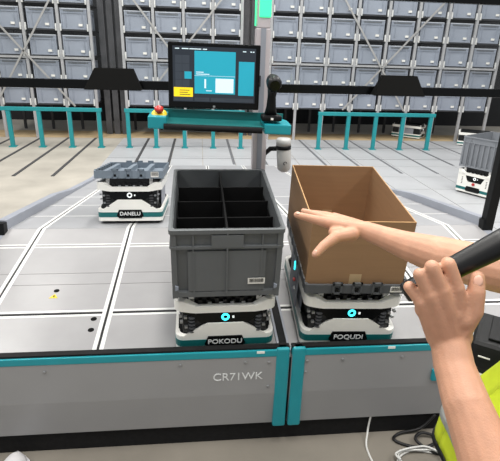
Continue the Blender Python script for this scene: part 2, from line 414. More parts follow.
for ri, (lab, xs) in enumerate(racks):
    rk = thing('storage_rack', lab, 'rack', (xs[0], RY, 0))
    up = None
    for x in xs:
        for yy in (0, 1.0):
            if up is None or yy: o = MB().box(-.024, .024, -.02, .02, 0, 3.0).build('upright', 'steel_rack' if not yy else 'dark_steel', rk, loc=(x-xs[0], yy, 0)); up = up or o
            else: dup(up, rk, (x-xs[0], 0, 0))
    wid = xs[-1]-xs[0]
    MB().box(0, wid, -.026, -.004, 1.385, 1.42).build('beam', 'steel_rack', rk)
    MB().box(-.02, wid+.02, 0, 1.2, 2.95, 3.0).build('shade_cover', 'dark_steel', rk)  # unseen cover, added to keep overhead light out of the rack
    # tote carrier rails, one shelf per row and bay
    sh = None
    for z in ROWZ:
        for i in range(len(xs)-1):
            bw = xs[i+1]-xs[i]
            MB().box(.03, bw-.03, .01, .95, -.022, -.005).build('shelf', 'dark_steel', rk, loc=(xs[i]-xs[0], 0, z))
            for s in (0, 1):
                g = MB().prism([(-.036, -.02), (-.036, .03), (-.024, .095), (-.010, .095), (-.010, -.02)], 'x', 0, .024).build('tote_hook', 'device_white', rk, loc=(xs[i]-xs[0]+(.028 if s == 0 else bw-.052), 0, z-.005))
    side = ['far left rack', 'rack behind the monitor', 'long right rack'][ri]
    for r, z in enumerate(ROWZ):
        for i in range(len(xs)-1):
            cx = (xs[i]+xs[i+1])/2
            lb = 'grey storage tote in the %s row up, %s column of the %s' % (ORD[r], ORD[i], side)
            if proto is None:
                proto = thing('storage_tote', lb, 'tote', (cx, RY+.31, z), group='totes in the storage racks')
                b = make_tote('t', TW, TL, TH, 'tote_blue_grey', proto, ribs=False, rimmat='tote_rim')
                st = MB().box(.070, .135, -TL/2-.0, -TL/2+.012, .055, .092).build('label_sticker', 'paper', proto)
                MB().box(-.17, .17, -TL/2+.004, -TL/2+.012, TH-.05, TH-.030).build('grip_recess', 'slot_grey', proto)
                PK = [c for c in bpy.data.objects if c.parent == proto]
            else:
                n = dup(proto, None, (cx, RY+.31, z)); n['label'] = lb
                for c in PK: dup(c, n)
# diagonal braces on the rack fronts (parts of their racks)
def brace(rack_idx, x0, z0, x1, z1, wd=.03):
    rk = [o for o in bpy.data.objects if o.name.startswith('storage_rack') and o.parent is None][rack_idx]
    o = MB().bar((x0-rk.location.x, -.045, z0), (x1-rk.location.x, -.045, z1), .012, wd).build('brace', 'brace_steel', rk)
brace(0, -3.53, 2.10, -2.25, .58); brace(0, -2.30, 2.62, -3.53, .72)
brace(1, -1.30, 2.60, -.05, .98); brace(1, .55, 2.62, -.80, .98)
brace(2, 2.50, 2.62, 3.95, .60); brace(2, 4.52, 2.62, 2.72, .60)
# dark mast columns standing in the aisles
for lab, X in (('dark steel lift mast in the aisle left of the monitor', -1.61), ('dark steel lift mast in the aisle behind the light column', 1.02)):
    t = thing('lift_mast', lab, 'mast', (X, 9.45, 0))
    for dx in (-.15, 0, .15): MB().box(dx-.055, dx+.055, -.05, .05, 0, 3.4).bevel(.006).build('mast_profile', 'mast_grey', t)
    MB().box(-.21, .21, .05, .07, .9, 3.4).build('mast_plate', 'mast_grey', t)

# ================================================================ TEAL GUARD RAILS
def guard(label, x0, x1, posts):
    t = thing('guard_rail', label, 'guard rail', (x0, 8.13, 0)); p0 = None
    MB().box(0, x1-x0, -.03, .03, .595, .655).bevel(.006).build('rail', 'teal_fence', t)
    for x in posts:
        if p0 is None:
            p0 = MB().box(-.032, .032, -.025, .025, .012, .596).bevel(.005).build('post', 'teal_fence', t, loc=(x-x0, 0, 0))
            f0 = MB().box(-.055, .055, -.055, .055, .0, .014).build('foot_plate', 'teal_fence', p0)
        else:
            q = dup(p0, t, (x-x0, 0, 0)); dup(f0, q)
guard('teal guard rail at far left in front of the rack', -3.62, -1.63, (-3.58, -3.12, -2.64, -2.155, -1.68))
guard('teal guard rail behind the monitor tray', -1.26, .76, (-1.21, -.755, -.27, .22, .70))
guard('teal guard rail behind the cardboard box at right', 2.05, 4.19, (2.09, 2.60, 3.10, 3.605, 4.12))

# ================================================================ ROBOTS
RW, RLn = .405, .60
def robot(name_text, label, loc, rot, ring='white_led', front=True, detail=True, lit=False):
    t = thing('delivery_robot', label, 'robot', loc, rot, 'flat wheeled robots')
    L2 = RLn/2; xs = [-.168, -.15, -.115, -.075, .075, .115, .15, .168]; face = 'notch' if not front else 'v'
    # chassis
    MB().box(-.172, .172, -L2+.018, L2-.018, .022, .215).bevel(.006).build('chassis', 'black_part', t)
    # lower white bumper with raised middle
    def top(x, y):
        if abs(y) > L2-.02:
            a = abs(x)
            if face == 'notch':
                return .135 if a <= .075 else (.215 if a >= .115 else .135+(a-.075)/.04*.08)
            if a <= .075: return .150
            if a >= .168: return .092
            return .150-(a-.075)/.093*.058
        return .094
    MB().shell(RW, RLn, .03, lambda x, y: .018, top, .016, xs).build('bumper', 'white_plastic', t)
    MB().shell(RW+.003, RLn+.003, .031, lambda x, y: .042, lambda x, y: .072, .004, xs).build('teal_band', 'teal_dark', t)
    # upper ring, corners turned up
    def ut(x, y):
        a = min(1, max(0, (abs(x)-.12)/.05)); return .228+.028*a
    def ub(x, y):
        a = min(1, max(0, (abs(x)-.13)/.05)); return .200+.010*a
    MB().shell(RW, RLn, .03, ub, ut, .020, [-.17, -.15, -.12, -.06, .06, .12, .15, .17]).build('upper_ring', 'white_plastic', t)
    # nose plate with name
    for s, nm in ((-1, name_text),):
        y = s*(L2+.0015)
        np_ = MB().prism([(-.084, .052), (-.070, .088), (.070, .088), (.084, .052), (.070, .036), (-.070, .036)], 'y', y-.004, y+.004).build('name_plate', 'black_gloss', t)
        if nm: text(nm, .031, 'ink_white', np_, 'lettering', Matrix.Translation((0, y-.0045, .063))@FACE_FRONT, sx=1.08, bold=.0006)
    # black nose window with ring lamp
    MB().prism([(-.095, .146), (.095, .146), (.155, .203), (-.155, .203)], 'y', -L2+.004, -L2+.020).build('nose_window', 'black_gloss', t)
    prof = [(.0125+.0042*math.cos(2*PI*k/8), .0042*math.sin(2*PI*k/8)) for k in range(8)]
    mb = MB(); n = 20
    vs = [(r*math.cos(2*PI*j/n), z, r*math.sin(2*PI*j/n)) for j in range(n) for r, z in prof]
    mb.add(vs, [(j*8+k, j*8+(k+1) % 8, ((j+1) % n)*8+(k+1) % 8, ((j+1) % n)*8+k) for j in range(n) for k in range(8)])
    mb.build('status_ring', ring, t, True, loc=(0, -L2+.003, .177))
    MB().box(.028, .036, -L2+.001, -L2+.004, .172, .181).build('status_mark', 'white_led', t)
    # wheels and springs in the corner openings
    for sx in (-1, 1):
        for sy in (-1, 1):
            wl = MB().tube([(sx*.155, sy*(L2-.085), .055), (sx*.190, sy*(L2-.085), .055)], .055, 18).build('wheel', 'rubber', t)
            MB().tube([(sx*.188, sy*(L2-.085), .055), (sx*.194, sy*(L2-.085), .055)], .028, 14).build('hub', 'steel', wl)
            sp = MB()
            for k in range(5): sp.lathe([(.012, .0), (.016, .005), (.012, .010)], 10, (sx*.135, sy*(L2-.012), .105+k*.016))
            tag(sp.build('spring', 'dark_steel', t), kind='stuff')
            bk = MB()
            for k, (dx, dz) in enumerate(((.158, .125), (.176, .150), (.112, .172), (.180, .178), (.160, .170), (.10, .188))):
                bk.box(sx*dx-.006, sx*dx+.006, sy*(L2-.012)-.006, sy*(L2-.012)+.006, dz, dz+.009)
            tag(bk.build('bolt_block', 'steel', t), kind='stuff')
    # lift mechanism on top
    lm = MB()
    lm.box(-.15, .15, -L2+.035, L2-.035, .215, .280)
    for k in range(9): lm.box(-.14+k*.033, -.125+k*.033, -L2+.022, -L2+.036, .224, .243+.008*(k % 3 == 0))
    lm.build('lift_plate', 'black_part', t)
    for sx in (-1, 1):
        for sy in (-1, 1): MB().box(sx*.135-.011, sx*.135+.011, sy*(L2-.030)-.008, sy*(L2-.030)+.008, .234, .280).bevel(.002).build('locating_pin', 'device_white', t)
    lk = MB()
    for k in range(4): lk.box(-.07+k*.045, -.055+k*.045, -L2+.019, -L2+.023, .228, .236)
    tag(lk.build('lift_catch', 'steel', t), kind='stuff')
    # side plates
    for sx in (-1, 1): MB().box(sx*.186-.004, sx*.186+.004, -L2+.15, L2-.15, .075, .205).bevel(.002).build('side_plate', 'kerb_grey', t)
    return t
def on_deck(u, v, wz, yaw=0):
    M = Matrix.Translation(D0)@Matrix.Rotation(T, 4, 'X')@Matrix.Translation((u, v, wz))@Matrix.Rotation(yaw, 4, 'Z')
    return tuple(M.translation), tuple(M.to_euler())
def on_ramp(u, v, wz, yaw=0):
    M = Matrix.Translation(C0)@Matrix.Rotation(-RS, 4, 'X')@Matrix.Translation((u, v, wz))@Matrix.Rotation(yaw, 4, 'Z')
    return tuple(M.translation), tuple(M.to_euler())
VF = .037
YP, YF = math.radians(.6), math.radians(-2.6)
l, r = on_deck(.090, VF+RLn/2, .0012, YP)
pok = robot('POKODU', 'white robot with name plate POKODU under the dark grey divided tote', l, r, 'cyan_led'); pok.scale.z = 1.07
UF = .630
l, r = on_deck(UF, VF+RLn/2, .0012, YF)
foq = robot('FOQUDI', 'white robot with name plate FOQUDI under the cardboard box', l, r, 'cyan_led'); foq.scale.z = 1.07
l, r = on_ramp(-.450, .115+RLn/2, .0012)
dan = robot('DANELU', 'white robot with name plate DANELU carrying an empty slotted tray', l, r, 'white_led'); dan.scale.z = 1.04
# indicator panel on the left flank of FOQUDI
sp = MB().box(-.2085, -.2025, -.13, .06, .085, .30).bevel(.002).build('indicator_panel', 'kerb_grey', foq)
MB().tube([(-.210, -.05, .225), (-.210, -.05, .265)], .004, 8).build('indicator_light', 'cyan_led', sp)
MB().tube([(-.208, -.075, .19), (-.218, -.075, .19)], .008, 10).build('red_button', 'red', sp)
MB().box(-.211, -.208, -.10, -.085, .15, .16).build('indicator_mark', 'white_plastic', sp)
# far robots
TH_R = math.radians(-59.7)
far = robot('', 'white robot with teal corners carrying a blue-grey tote at far right', (3.68, 5.47, .007), (0, 0, TH_R), 'white_led', front=False)
far.scale = (1.17, 1.17, 1.17)
MB().lathe([(.016, 0), (.016, .006), (.010, .010)], 14).build('red_button', 'red', far, loc=(.0, -RLn/2-.004, .12), rot=(PI/2, 0, 0))
robot('', 'white robot parked in the dark under the right rack, left one', (4.36, 9.50, .0105), (0, 0, math.radians(50)), 'white_led')
robot('', 'white robot parked in the dark under the right rack, right one', (5.32, 8.62, .007), (0, 0, math.radians(60)), 'white_led')

# ================================================================ TOTES, TRAYS AND BOX ON THE ROBOTS
def barcode(parent, x0, z0, wd, ht, y, name='barcode_label'):
    lb = MB().box(x0, x0+wd, y, y+.0016, z0, z0+ht).build(name, 'paper', parent)
    bc = MB(); x = x0+wd*.10
    while x < x0+wd*.9:
        b = random.choice((.0008, .0014, .002)); bc.box(x, x+b, y-.0005, y, z0+ht*.28, z0+ht*.92); x += b+random.choice((.0009, .0015))
    tag(bc.build('bars', 'print_black', lb), kind='stuff')
    return lb
BW, BL, BH = .422, .595, .298
l, r = on_deck(.091, VF-.018+BL/2, .3012, YP)
tote = thing('divided_tote', 'dark grey plastic tote with black dividers on the POKODU robot', 'tote', l, r)
make_tote('b', BW, BL, BH, 'tote_grey', tote)
f = -BL/2
MB().box(-.003, .003, f-.0005, f+.014, .02, BH-.012).build('front_rib', 'tote_grey', tote)
MB().box(-.145, .145, f+.006, f+.013, .03, BH-.09).build('front_field', 'tote_grey', tote)
MB().box(-.058, .058, f-.001, f+.012, BH-.072, BH-.022).build('grip', 'tote_grey', tote)
for sx in (-1, 1): MB().prism([(-.006, -.012), (.006, -.006), (.006, .006), (-.006, .012)], 'y', f-.0012, f+.004).build('corner_mark', 'tote_blue_grey', tote, loc=(sx*.188, 0, .05))
barcode(tote, .080, .062, .066, .026, f+.0005)
# dividers
MB().box(-.0035, .0035, -BL/2+.018, BL/2-.018, .01, BH-.008).build('long_divider', 'divider_black', tote)
for y in (-.155, -.01, .135): MB().box(-BW/2+.025, BW/2-.025, y-.003, y+.003, .01, BH-.022).build('cross_divider', 'divider_black', tote)
MB().box(-BW/2+.027, BW/2-.027, -BL/2+.027, BL/2-.027, .007, .012).build('liner', 'divider_black', tote)
for sx in (-1, 1): MB().box(sx*(BW/2-.0245)-.001, sx*(BW/2-.0245)+.001, -BL/2+.025, .14, .010, BH-.06).build('liner_side', 'divider_black', tote)
MB().box(-BW/2+.026, BW/2-.026, -BL/2+.0235, -BL/2+.0255, .01, BH-.05).build('liner_side', 'divider_black', tote)

def slotted_tray(label, l, r, material, W, L, H, sticker=True):
    t = thing('slotted_tray', label, 'tray', l, r)
    MB().box(-W/2+.012, W/2-.012, -L/2+.012, L/2-.012, 0, .008).build('base', material, t)
    MB().shell(W, L, .010, lambda x, y: 0, lambda x, y: H, .010, n=3).build('wall', material, t)
    tab = None
    for s in (-1, 1):
        for x in (-.082, -.002, .078):
            mb = MB().box(-.020, -.012, -.007, .004, 0, H+.012).box(.012, .020, -.007, .004, 0, H+.012).box(-.020, .020, -.007, .004, H, H+.012).box(-.020, .020, -.007, .004, 0, .008)
            if tab is None: tab = mb.build('latch_tab', material, t, loc=(x, s*L/2, 0)); th = MB().box(-.006, .006, -.005, .0, .012, .026).build('latch_pin', 'black_matt', tab)
            else: mb.bm.free(); q = dup(tab, t, (x, s*L/2, 0)); dup(th, q)
    for s in (-1, 1):
        for k in range(7): MB().box(s*(W/2-.004)-.006, s*(W/2-.004)+.006, -L/2+.05+k*(L-.1)/6-.012, -L/2+.05+k*(L-.1)/6+.012, 0, H+.004).build('side_tab', material, t)
    if sticker: barcode(t, W/2-.075, .008, .048, H-.014, -L/2-.0022)
    return t
TRW, TRL, TRH = .418, .61, .040
l, r = on_deck(UF-.002, VF-.012+TRL/2, .3012, YF)
slotted_tray('dark grey slotted tray under the cardboard box', l, r, 'tray_grey', TRW, TRL, TRH)
# cardboard box
CW, CLn, CH = .394, .580, .303
l, r = on_deck(.619, VF-.010+TRL/2+.004, .3100, YF)
cb = thing('cardboard_box', 'open brown cardboard box without flaps on the FOQUDI robot', 'box', l, r)
th = .005
def panel(name, x0, x1, y0, y1, fl=0):
    p = MB().box(x0, x1, y0, y1, 0, CH).build(name, 'cardboard', cb)
    MB().box(x0+.0006, x1-.0006, y0+.0006, y1-.0006, CH, CH+.0012).build('cut_edge', 'cardboard_edge', p)
panel('side_wall', -CW/2, -CW/2+th, -CLn/2, CLn/2); panel('side_wall', CW/2-th, CW/2, -CLn/2, CLn/2)
panel('end_wall', -CW/2+th, CW/2-th, -CLn/2, -CLn/2+th); panel('end_wall', -CW/2+th, CW/2-th, CLn/2-th, CLn/2)
MB().box(-CW/2+th, CW/2-th, -CLn/2+th, CLn/2-th, 0, th).build('bottom', 'cardboard', cb)
MB().box(-.024, .024, -CLn/2-.0008, -CLn/2, 0, .070).build('tape_strip', 'tape', cb)
MB().box(-.024, .024, CLn/2-th-.0008, CLn/2-th, 0, .070).build('tape_strip', 'tape', cb)
# tray on DANELU
l, r = on_ramp(-.450, .115-.006+TRL/2, .2928)
t = slotted_tray('empty blue-grey slotted tray on the DANELU robot', l, r, 'tray_blue_grey', .425, .61, .048)
for x in (-.17, -.045, .08): MB().box(x, x+.03, -.28, .28, .006, .040).build('floor_rib', 'tray_blue_grey', t)
# tote on far robot
l = Vector((3.68, 5.47, .007+.280*1.17+.001))
ft = thing('ribbed_tote', 'ribbed blue-grey tote on the robot at far right', 'tote', tuple(l), (0, 0, TH_R))
make_tote('f', .50, .68, .38, 'tote_far', ft)
for k in range(6): MB().box(-.17+k*.065, -.158+k*.065, -.345, -.328, .03, .30).build('front_rib', 'tote_far', ft)

# ================================================================ MONITOR STATION
ms = thing('light_column', 'tall grey column with green light strip beside the monitor', 'column', (.292, 2.32, .53))
MB().box(-.034, .034, -.03, .03, 0, 1.20).bevel(.005).build('lower_profile', 'pole_grey', ms)
MB().box(-.030, .030, -.03, .03, 1.20, 1.60).bevel(.005).build('upper_profile', 'pole_grey', ms)
MB().box(-.012, .012, -.034, -.03, .4, 1.2).build('groove', 'kerb_grey', ms)
MB().box(-.022, .032, -.036, .02, 1.245, 1.62).bevel(.006).build('light_strip', 'green_led', ms)
MB().box(-.038, -.034, -.01, .01, 1.21, 1.62).build('side_light', 'green_led', ms)
MB().box(-.07, .07, -.05, .05, 0, .008).build('base_plate', 'dark_steel', ms)
mon = thing('monitor', 'black flat monitor with a cyan picking screen on the column', 'monitor', (.062, 2.10, 1.525), (math.radians(-4), math.radians(.6), math.radians(-1)))
MW, MH = .392, .268
MB().box(-MW/2, MW/2, 0, .022, -MH/2, MH/2).bevel(.008, 3).build('housing', 'black_gloss', mon)
MB().box(-.10, .10, .02, .045, -.09, .08).bevel(.008).build('rear_case', 'black_matt', mon)
MB().bar((.08, .04, -.01), (.20, .20, -.01), .05, .05).build('mount_arm', 'black_matt', mon)
SWd, SHt = .352, .224
sc = MB().box(-SWd/2, SWd/2, -.0012, 0, -SHt/2+.006, SHt/2+.006).build('screen', 'screen_dark', mon)
def ui(x0, x1, z0, z1, m, name, d=.0006):  # fractions of the screen, origin top left
    X = lambda u: -SWd/2+u*SWd; Z = lambda v: SHt/2+.006-v*SHt
    return MB().box(X(x0), X(x1), -.0012-d, -.0012, Z(z1), Z(z0)).build(name, m, sc)
ui(.03, .20, .16, .74, 'screen_panel', 'tile'); ui(.26, .755, .075, .845, 'screen_cyan', 'tile'); ui(.795, .985, .24, .86, 'screen_cyan', 'tile')
for k in range(1, 4): ui(.03, .20, .16+k*.145, .165+k*.145, 'screen_dark', 'tile_line', .0010)
ui(.11, .113, .16, .74, 'screen_dark', 'tile_line', .0010)
ui(.14, .225, .45, .58, 'screen_cyan', 'tile', .0012)
ui(.01, .24, .74, .91, 'screen_yellow', 'tile', .0012); ui(.515, .735, .56, .82, 'screen_white', 'tile', .0012)
ui(.26, .755, .515, .52, 'screen_white', 'tile_line', .0009)
for a, b, z in ((.03, .08, .045), (.11, .19, .045), (.20, .34, .045), (.36, .41, .045), (.84, .88, .06), (.93, .95, .06), (.96, .98, .06)): ui(a, b, z-.008, z+.008, 'screen_white', 'caption_line')
for a, b, z in ((.28, .37, .455), (.28, .44, .49), (.40, .47, .79)): ui(a, b, z-.008, z+.006, 'screen_white', 'caption_line', .0010)
for a, b, z in ((.08, .20, .79), (.08, .18, .83), (.08, .21, .87)): ui(a, b, z-.006, z+.006, 'screen_dark', 'caption_line', .0016)
for a, b in ((.03, .17), (.28, .42), (.62, .80)): ui(a, b, .945, .958, 'screen_panel', 'caption_line')
ui(.01, .24, .92, .985, 'screen_panel', 'tile'); ui(.26, .44, .92, .985, 'screen_panel', 'tile'); ui(.46, .985, .92, .985, 'screen_panel', 'tile')
text('1', .052, 'screen_white', sc, 'digit', Matrix.Translation((-SWd/2+.39*SWd, -.0022, SHt/2+.006-.67*SHt))@FACE_FRONT, sx=1, bold=.001)
MB().box(-.005, .005, -.0012, 0, -MH/2+.006, -MH/2+.014).build('badge', 'steel', mon)

# teal tray under the monitor
tr = thing('monitor_tray', 'teal tray shelf with black roller bar below the monitor', 'tray', (.085, 2.03, 1.332), (math.radians(2), math.radians(1.6), 0))
MB().box(-.285, .285, -.055, .095, 0, .010).bevel(.003).build('tray_floor', 'teal_dark', tr)
MB().box(-.285, .285, .085, .095, .010, .045).build('tray_back', 'teal_dark', tr)
MB().prism([(-.30, -.060), (-.225, -.060), (-.225, .095), (-.285, .095), (-.30, .06)], 'z', -.016, .034).bevel(.005).build('end_block', 'teal', tr)
MB().prism([(.30, -.060), (.185, -.060), (.185, .07), (.285, .095), (.30, .06)], 'z', -.020, .022).bevel(.005).build('end_block', 'teal', tr)
MB().tube([(-.235, -.066, -.004), (.175, -.066, -.004)], .013, 16).build('roller_bar', 'rubber', tr, True)
MB().bar((.17, .09, -.01), (.205, .29, -.01), .06, .02).build('bracket', 'dark_steel', tr)
es = thing('emergency_stop', 'red emergency stop button on a yellow disc at the tray end', 'button', (-.171, 2.030, 1.372), (math.radians(24), 0, 0))
MB().lathe([(.032, 0), (.033, .004), (.030, .009), (.014, .010)], 24).build('yellow_disc', 'yellow', es, True)
MB().lathe([(.010, .010), (.011, .018), (.018, .020), (.019, .030), (.012, .036)], 20).build('red_head', 'red', es, True)
# barcode scanner in its stand
bs = thing('barcode_scanner', 'black handheld barcode scanner standing upright on the tray end', 'scanner', (.302, 2.02, 1.356))
bs.scale = (1.1, 1.1, 1.1)
MB().prism([(-.040, -.035), (.040, -.035), (.036, .04), (-.036, .04)], 'z', 0, .022).bevel(.008).build('stand', 'black_matt', bs)
MB().tube([(0, .010, .018), (0, .004, .05), (0, .0, .09), (.002, -.004, .125)], [.026, .019, .016, .020], 14).build('handle', 'black_matt', bs, True)
mb = MB().tube([(.004, .035, .150), (.003, .0, .146), (.002, -.04, .138), (.002, -.055, .134)], [.022, .027, .029, .024], 16); mb.build('head', 'black_part', bs, True)
MB().tube([(.002, -.0545, .134), (.002, -.058, .1335)], .019, 16).build('window', 'black_gloss', bs)
MB().box(-.005, .005, -.037, -.035, .006, .014).build('badge', 'white_plastic', bs)
MB().box(-.004, .004, -.024, -.018, .105, .120).build('trigger', 'dark_steel', bs)
# inspection camera on arm
ic = thing('inspection_camera', 'white cylindrical camera on a black arm beside the column', 'camera', (.413, 2.275, 1.072))
MB().tube([(.006, 0, .0), (.005, -.002, .012), (.002, -.006, .060), (-.004, -.012, .125), (-.005, -.012, .130)], [.024, .034, .036, .036, .034], 20).build('body', 'device_white', ic, True)
MB().tube([(-.005, -.012, .130), (-.006, -.013, .158), (-.006, -.013, .165)], [.037, .037, .030], 20).build('cap', 'device_white', ic, True)
MB().tube([(-.004, -.0115, .112), (-.005, -.012, .131)], .0375, 20).build('seal_ring', 'black_matt', ic, True)
MB().tube([(.006, 0, -.002), (.006, 0, .004)], .020, 16).build('lens', 'black_gloss', ic)
MB().tube([(-.02, .01, .11), (-.06, .05, .10), (-.085, .10, .06), (-.09, .12, -.02)], .012, 10).build('arm', 'black_matt', ic, True)
mk = MB(); 
for k in range(10):
    a = k/9*1.5*PI; b = (k+1)/9*1.5*PI
    if k < 9: mk.bar((.003+.008*math.cos(a), -.0425+.0025, .045+.008*math.sin(a)), (.003+.008*math.cos(b), -.040, .045+.008*math.sin(b)), .003, .003, (0, 1, 0))
mk.build('mark', 'dark_steel', ic)

# ================================================================ PRINTER, CABLES, SHOE
pr = thing('label_printer', 'black label printer with white paper strip at the right edge', 'printer', (.905, 1.055, .735), (0, 0, math.radians(-37)))
MB().prism([(-.13, .0), (-.135, .10), (-.105, .160), (.08, .165), (.08, 0)], 'x', -.11, .12).bevel(.018, 3).build('body', 'black_matt', pr)
MB().box(-.07, .08, -.08, .06, .158, .168).bevel(.003).build('lid', 'black_matt', pr)
MB().box(-.085, -.055, -.128, -.126, .128, .132).build('badge', 'white_plastic', pr)
mb = MB(); mb.add([(-.10, -.134, .085), (.0, -.134, .080), (.015, -.21, .035), (-.085, -.21, .045), (-.10, -.134, .0835), (.0, -.134, .0785), (.015, -.21, .0335), (-.085, -.21, .0435)],
    [(0, 1, 2, 3), (7, 6, 5, 4), (0, 4, 5, 1), (1, 5, 6, 2), (2, 6, 7, 3), (3, 7, 4, 0)]); mb.build('paper_strip', 'paper', pr)
MB().box(-.10, .11, -.12, .07, -.02, 0).bevel(.004).build('stand_shelf', 'dark_steel', pr)
MB().box(-.03, .03, -.03, .03, -.72, -.02).build('stand_post', 'dark_steel', pr)
MB().box(-.18, .18, -.18, .18, -.733, -.718).bevel(.004).build('stand_base', 'dark_steel', pr)
def spline(pts, k=8):
    out = []; P = [Vector(p) for p in pts]; P = [P[0]]+P+[P[-1]]
    for i in range(1, len(P)-2):
        a, b, c, d = P[i-1:i+3]
        for j in range(k):
            t = j/k; out.append(.5*((2*b)+(c-a)*t+(2*a-5*b+4*c-d)*t*t+(3*b-a-3*c+d)*t**3))
    out.append(P[-2]); return out
def cable(label, pts, r, m):
    o = MB().tube(spline(pts), r, 8).build('cable', m, None, True); tag(o, label, 'cable', 'loose cables under the right panel'); return o
cable('thin white cable hanging straight down under the right panel', [(.755, 1.590, .108), (.752, 1.588, .07), (.745, 1.575, .03), (.72, 1.50, .006), (.74, 1.38, .006), (.85, 1.36, .006)], .0045, 'cable_white')
pts = []
for k in range(30): a = k*.55; pts.append((.93+.11*math.cos(a)*(1+.12*math.sin(k)), 1.42+.05*math.sin(a)*(1+.1*math.cos(2*k)), .008+.001*k))
cable('white cable coiled on the floor near the person', pts, .0045, 'cable_white')
cable('black cable looped on the floor under the right panel', [(1.06, 1.585, .10), (1.0, 1.58, .03), (.90, 1.575, .010), (.86, 1.54, .010), (.92, 1.50, .008), (1.0, 1.49, .012), (1.06, 1.53, .014), (1.0, 1.555, .026), (.95, 1.52, .026), (1.0, 1.46, .012), (1.08, 1.44, .010)], .007, 'cable_black')
cable('thick black power cable lying furthest right under the panel', [(1.25, 1.585, .10), (1.2, 1.575, .06), (1.15, 1.55, .012), (1.2, 1.45, .012), (1.3, 1.42, .012)], .008, 'cable_black')
sh = thing('shoe', 'white shoe toe at the bottom left on the floor', 'shoe', (-.76, 1.415, .002), (0, 0, math.radians(4)))
mb = MB(); n = 20; prof = [(-.16, .045, .10), (-.10, .045, .105), (-.02, .050, .085), (.05, .055, .065), (.09, .052, .058), (.12, .040, .048), (.138, .018, .036)]
vs = []
for y, hw, hz in prof:
    for j in range(n): a = 2*PI*j/n; vs.append((hw*math.cos(a), y, .018+max(0, math.sin(a))*hz))
mb.add(vs, [(i*n+j, i*n+(j+1) % n, (i+1)*n+(j+1) % n, (i+1)*n+j) for i in range(len(prof)-1) for j in range(n)]+[tuple(range(n))[::-1], tuple((len(prof)-1)*n+j for j in range(n))])
mb.build('upper', 'shoe_white', sh, True)
sol = [(-.048, -.15), (-.040, -.17), (.040, -.17), (.048, -.15), (.050, .0), (.057, .06), (.050, .115), (.025, .142), (-.025, .142), (-.050, .115), (-.057, .06), (-.050, 0)]
MB().prism(sol, 'z', 0, .022).build('sole', 'shoe_white', sh)
lc = MB()
for k in range(4): lc.bar((-.025, -.02+k*.025, .100-k*.007), (.025, -.02+k*.025, .100-k*.007), .008, .006)
tag(lc.build('laces', 'shoe_white', sh), kind='stuff')

# ================================================================ PERSON
pe = thing('person', 'person in yellow hi-vis vest reaching right arm over the box', 'person', (.74, .60, 0))
PO = Vector((.74, .60, 0))
V = Vector
def P(x, y, z): return Vector((x, y, z))-PO
def ray_point(px, py, d):      # a point given by its direction from the viewer's eye and its distance
    return Vector((0, 0, CAM_H))+(fx+rx*((px-250)/465)-ux*((py-230.5)/465))*d-PO
A = ray_point
arm = MB()
# right arm (reaching)
RS_, RE = P(.79, .80, 1.42), P(.575, .715, 1.268)
rw = A(366, 230.5, 1.035)
arm.chain([RS_, RE], [.052, .044])
arm.chain([RE, A(478, 265.5, .90), A(440, 256, .945), A(405, 245, .985), A(382, 236.5, 1.015), rw], [.042, .043, .040, .030, .0235, .0205], 16)
# palm
k1, k2, k3, k4 = A(325, 222, 1.05), A(326, 219.5, 1.075), A(329, 218, 1.097), A(334, 217.5, 1.115)
rw2 = A(366, 230.0, 1.065)
for a, b in ((rw, k1), (rw, k2), (rw2, k3), (rw2, k4)): arm.capsule(a, b, .019, .0125)
mid = A(346, 228, 1.055)
arm.capsule(mid, k1, .019, .0125); arm.capsule(rw, rw2, .019, .018)
arm.capsule(A(350, 232, 1.04), A(336, 229, 1.045), .017, .014)
# fingers: index, middle, ring, little
arm.chain([k1, A(311.5, 218.6, 1.060), A(302, 216.3, 1.066), A(296.5, 214.8, 1.070)], [.0122, .0098, .0086, .0072])
arm.chain([k2, A(315, 214.8, 1.095), A(308, 212.6, 1.107), A(303.5, 211.2, 1.116)], [.0120, .0096, .0086, .0072])
arm.chain([k3, A(320, 214.3, 1.122), A(313, 213.2, 1.138), A(309, 212.8, 1.150)], [.0112, .0092, .0082, .007])
arm.chain([k4, A(327, 214.8, 1.135), A(322, 213.8, 1.148), A(319, 213.6, 1.156)], [.0100, .0082, .0074, .0064])
# thumb
arm.chain([A(352, 234, 1.03), A(336, 237, 1.022), A(323.5, 246, 1.012), A(315.8, 254.0, 1.006)], [.0170, .0140, .0112, .0092])
arm.capsule(A(340, 233, 1.03), A(333, 232, 1.035), .014, .011)
# left arm (holding the microphone)
LS, LE = P(.62, .36, 1.38), A(520, 556, .55)
lw = A(449.5, 340, .66)
arm.chain([LS, LE], [.052, .042])
arm.chain([LE, A(489, 465, .585), A(466.5, 404, .615), A(454, 366, .645), lw], [.039, .0365, .0305, .0272, .0262], 16)
arm.capsule(A(443, 338, .66), A(456, 338, .66), .021, .021)
m1, m2, m3, m4 = A(457, 288, .626), A(442.5, 290, .621), A(430, 295, .623), A(420.5, 302, .632)
for b, s0, rr in ((m1, A(458, 336, .66), .0105), (m2, A(452, 336, .656), .0105), (m3, A(446, 336, .656), .0098), (m4, A(440, 336, .66), .0095)): arm.capsule(s0, b, .020, rr)
q1, q2, q3, q4 = A(456, 297, .636), A(443.5, 299, .632), A(432.5, 303, .634), A(424, 309, .640)
arm.capsule(q1, q2, .0135, .0135); arm.capsule(q2, q3, .0135, .0135); arm.capsule(q3, q4, .0135, .0130)
arm.capsule(A(454, 312, .645), A(440, 315, .645), .020, .018)
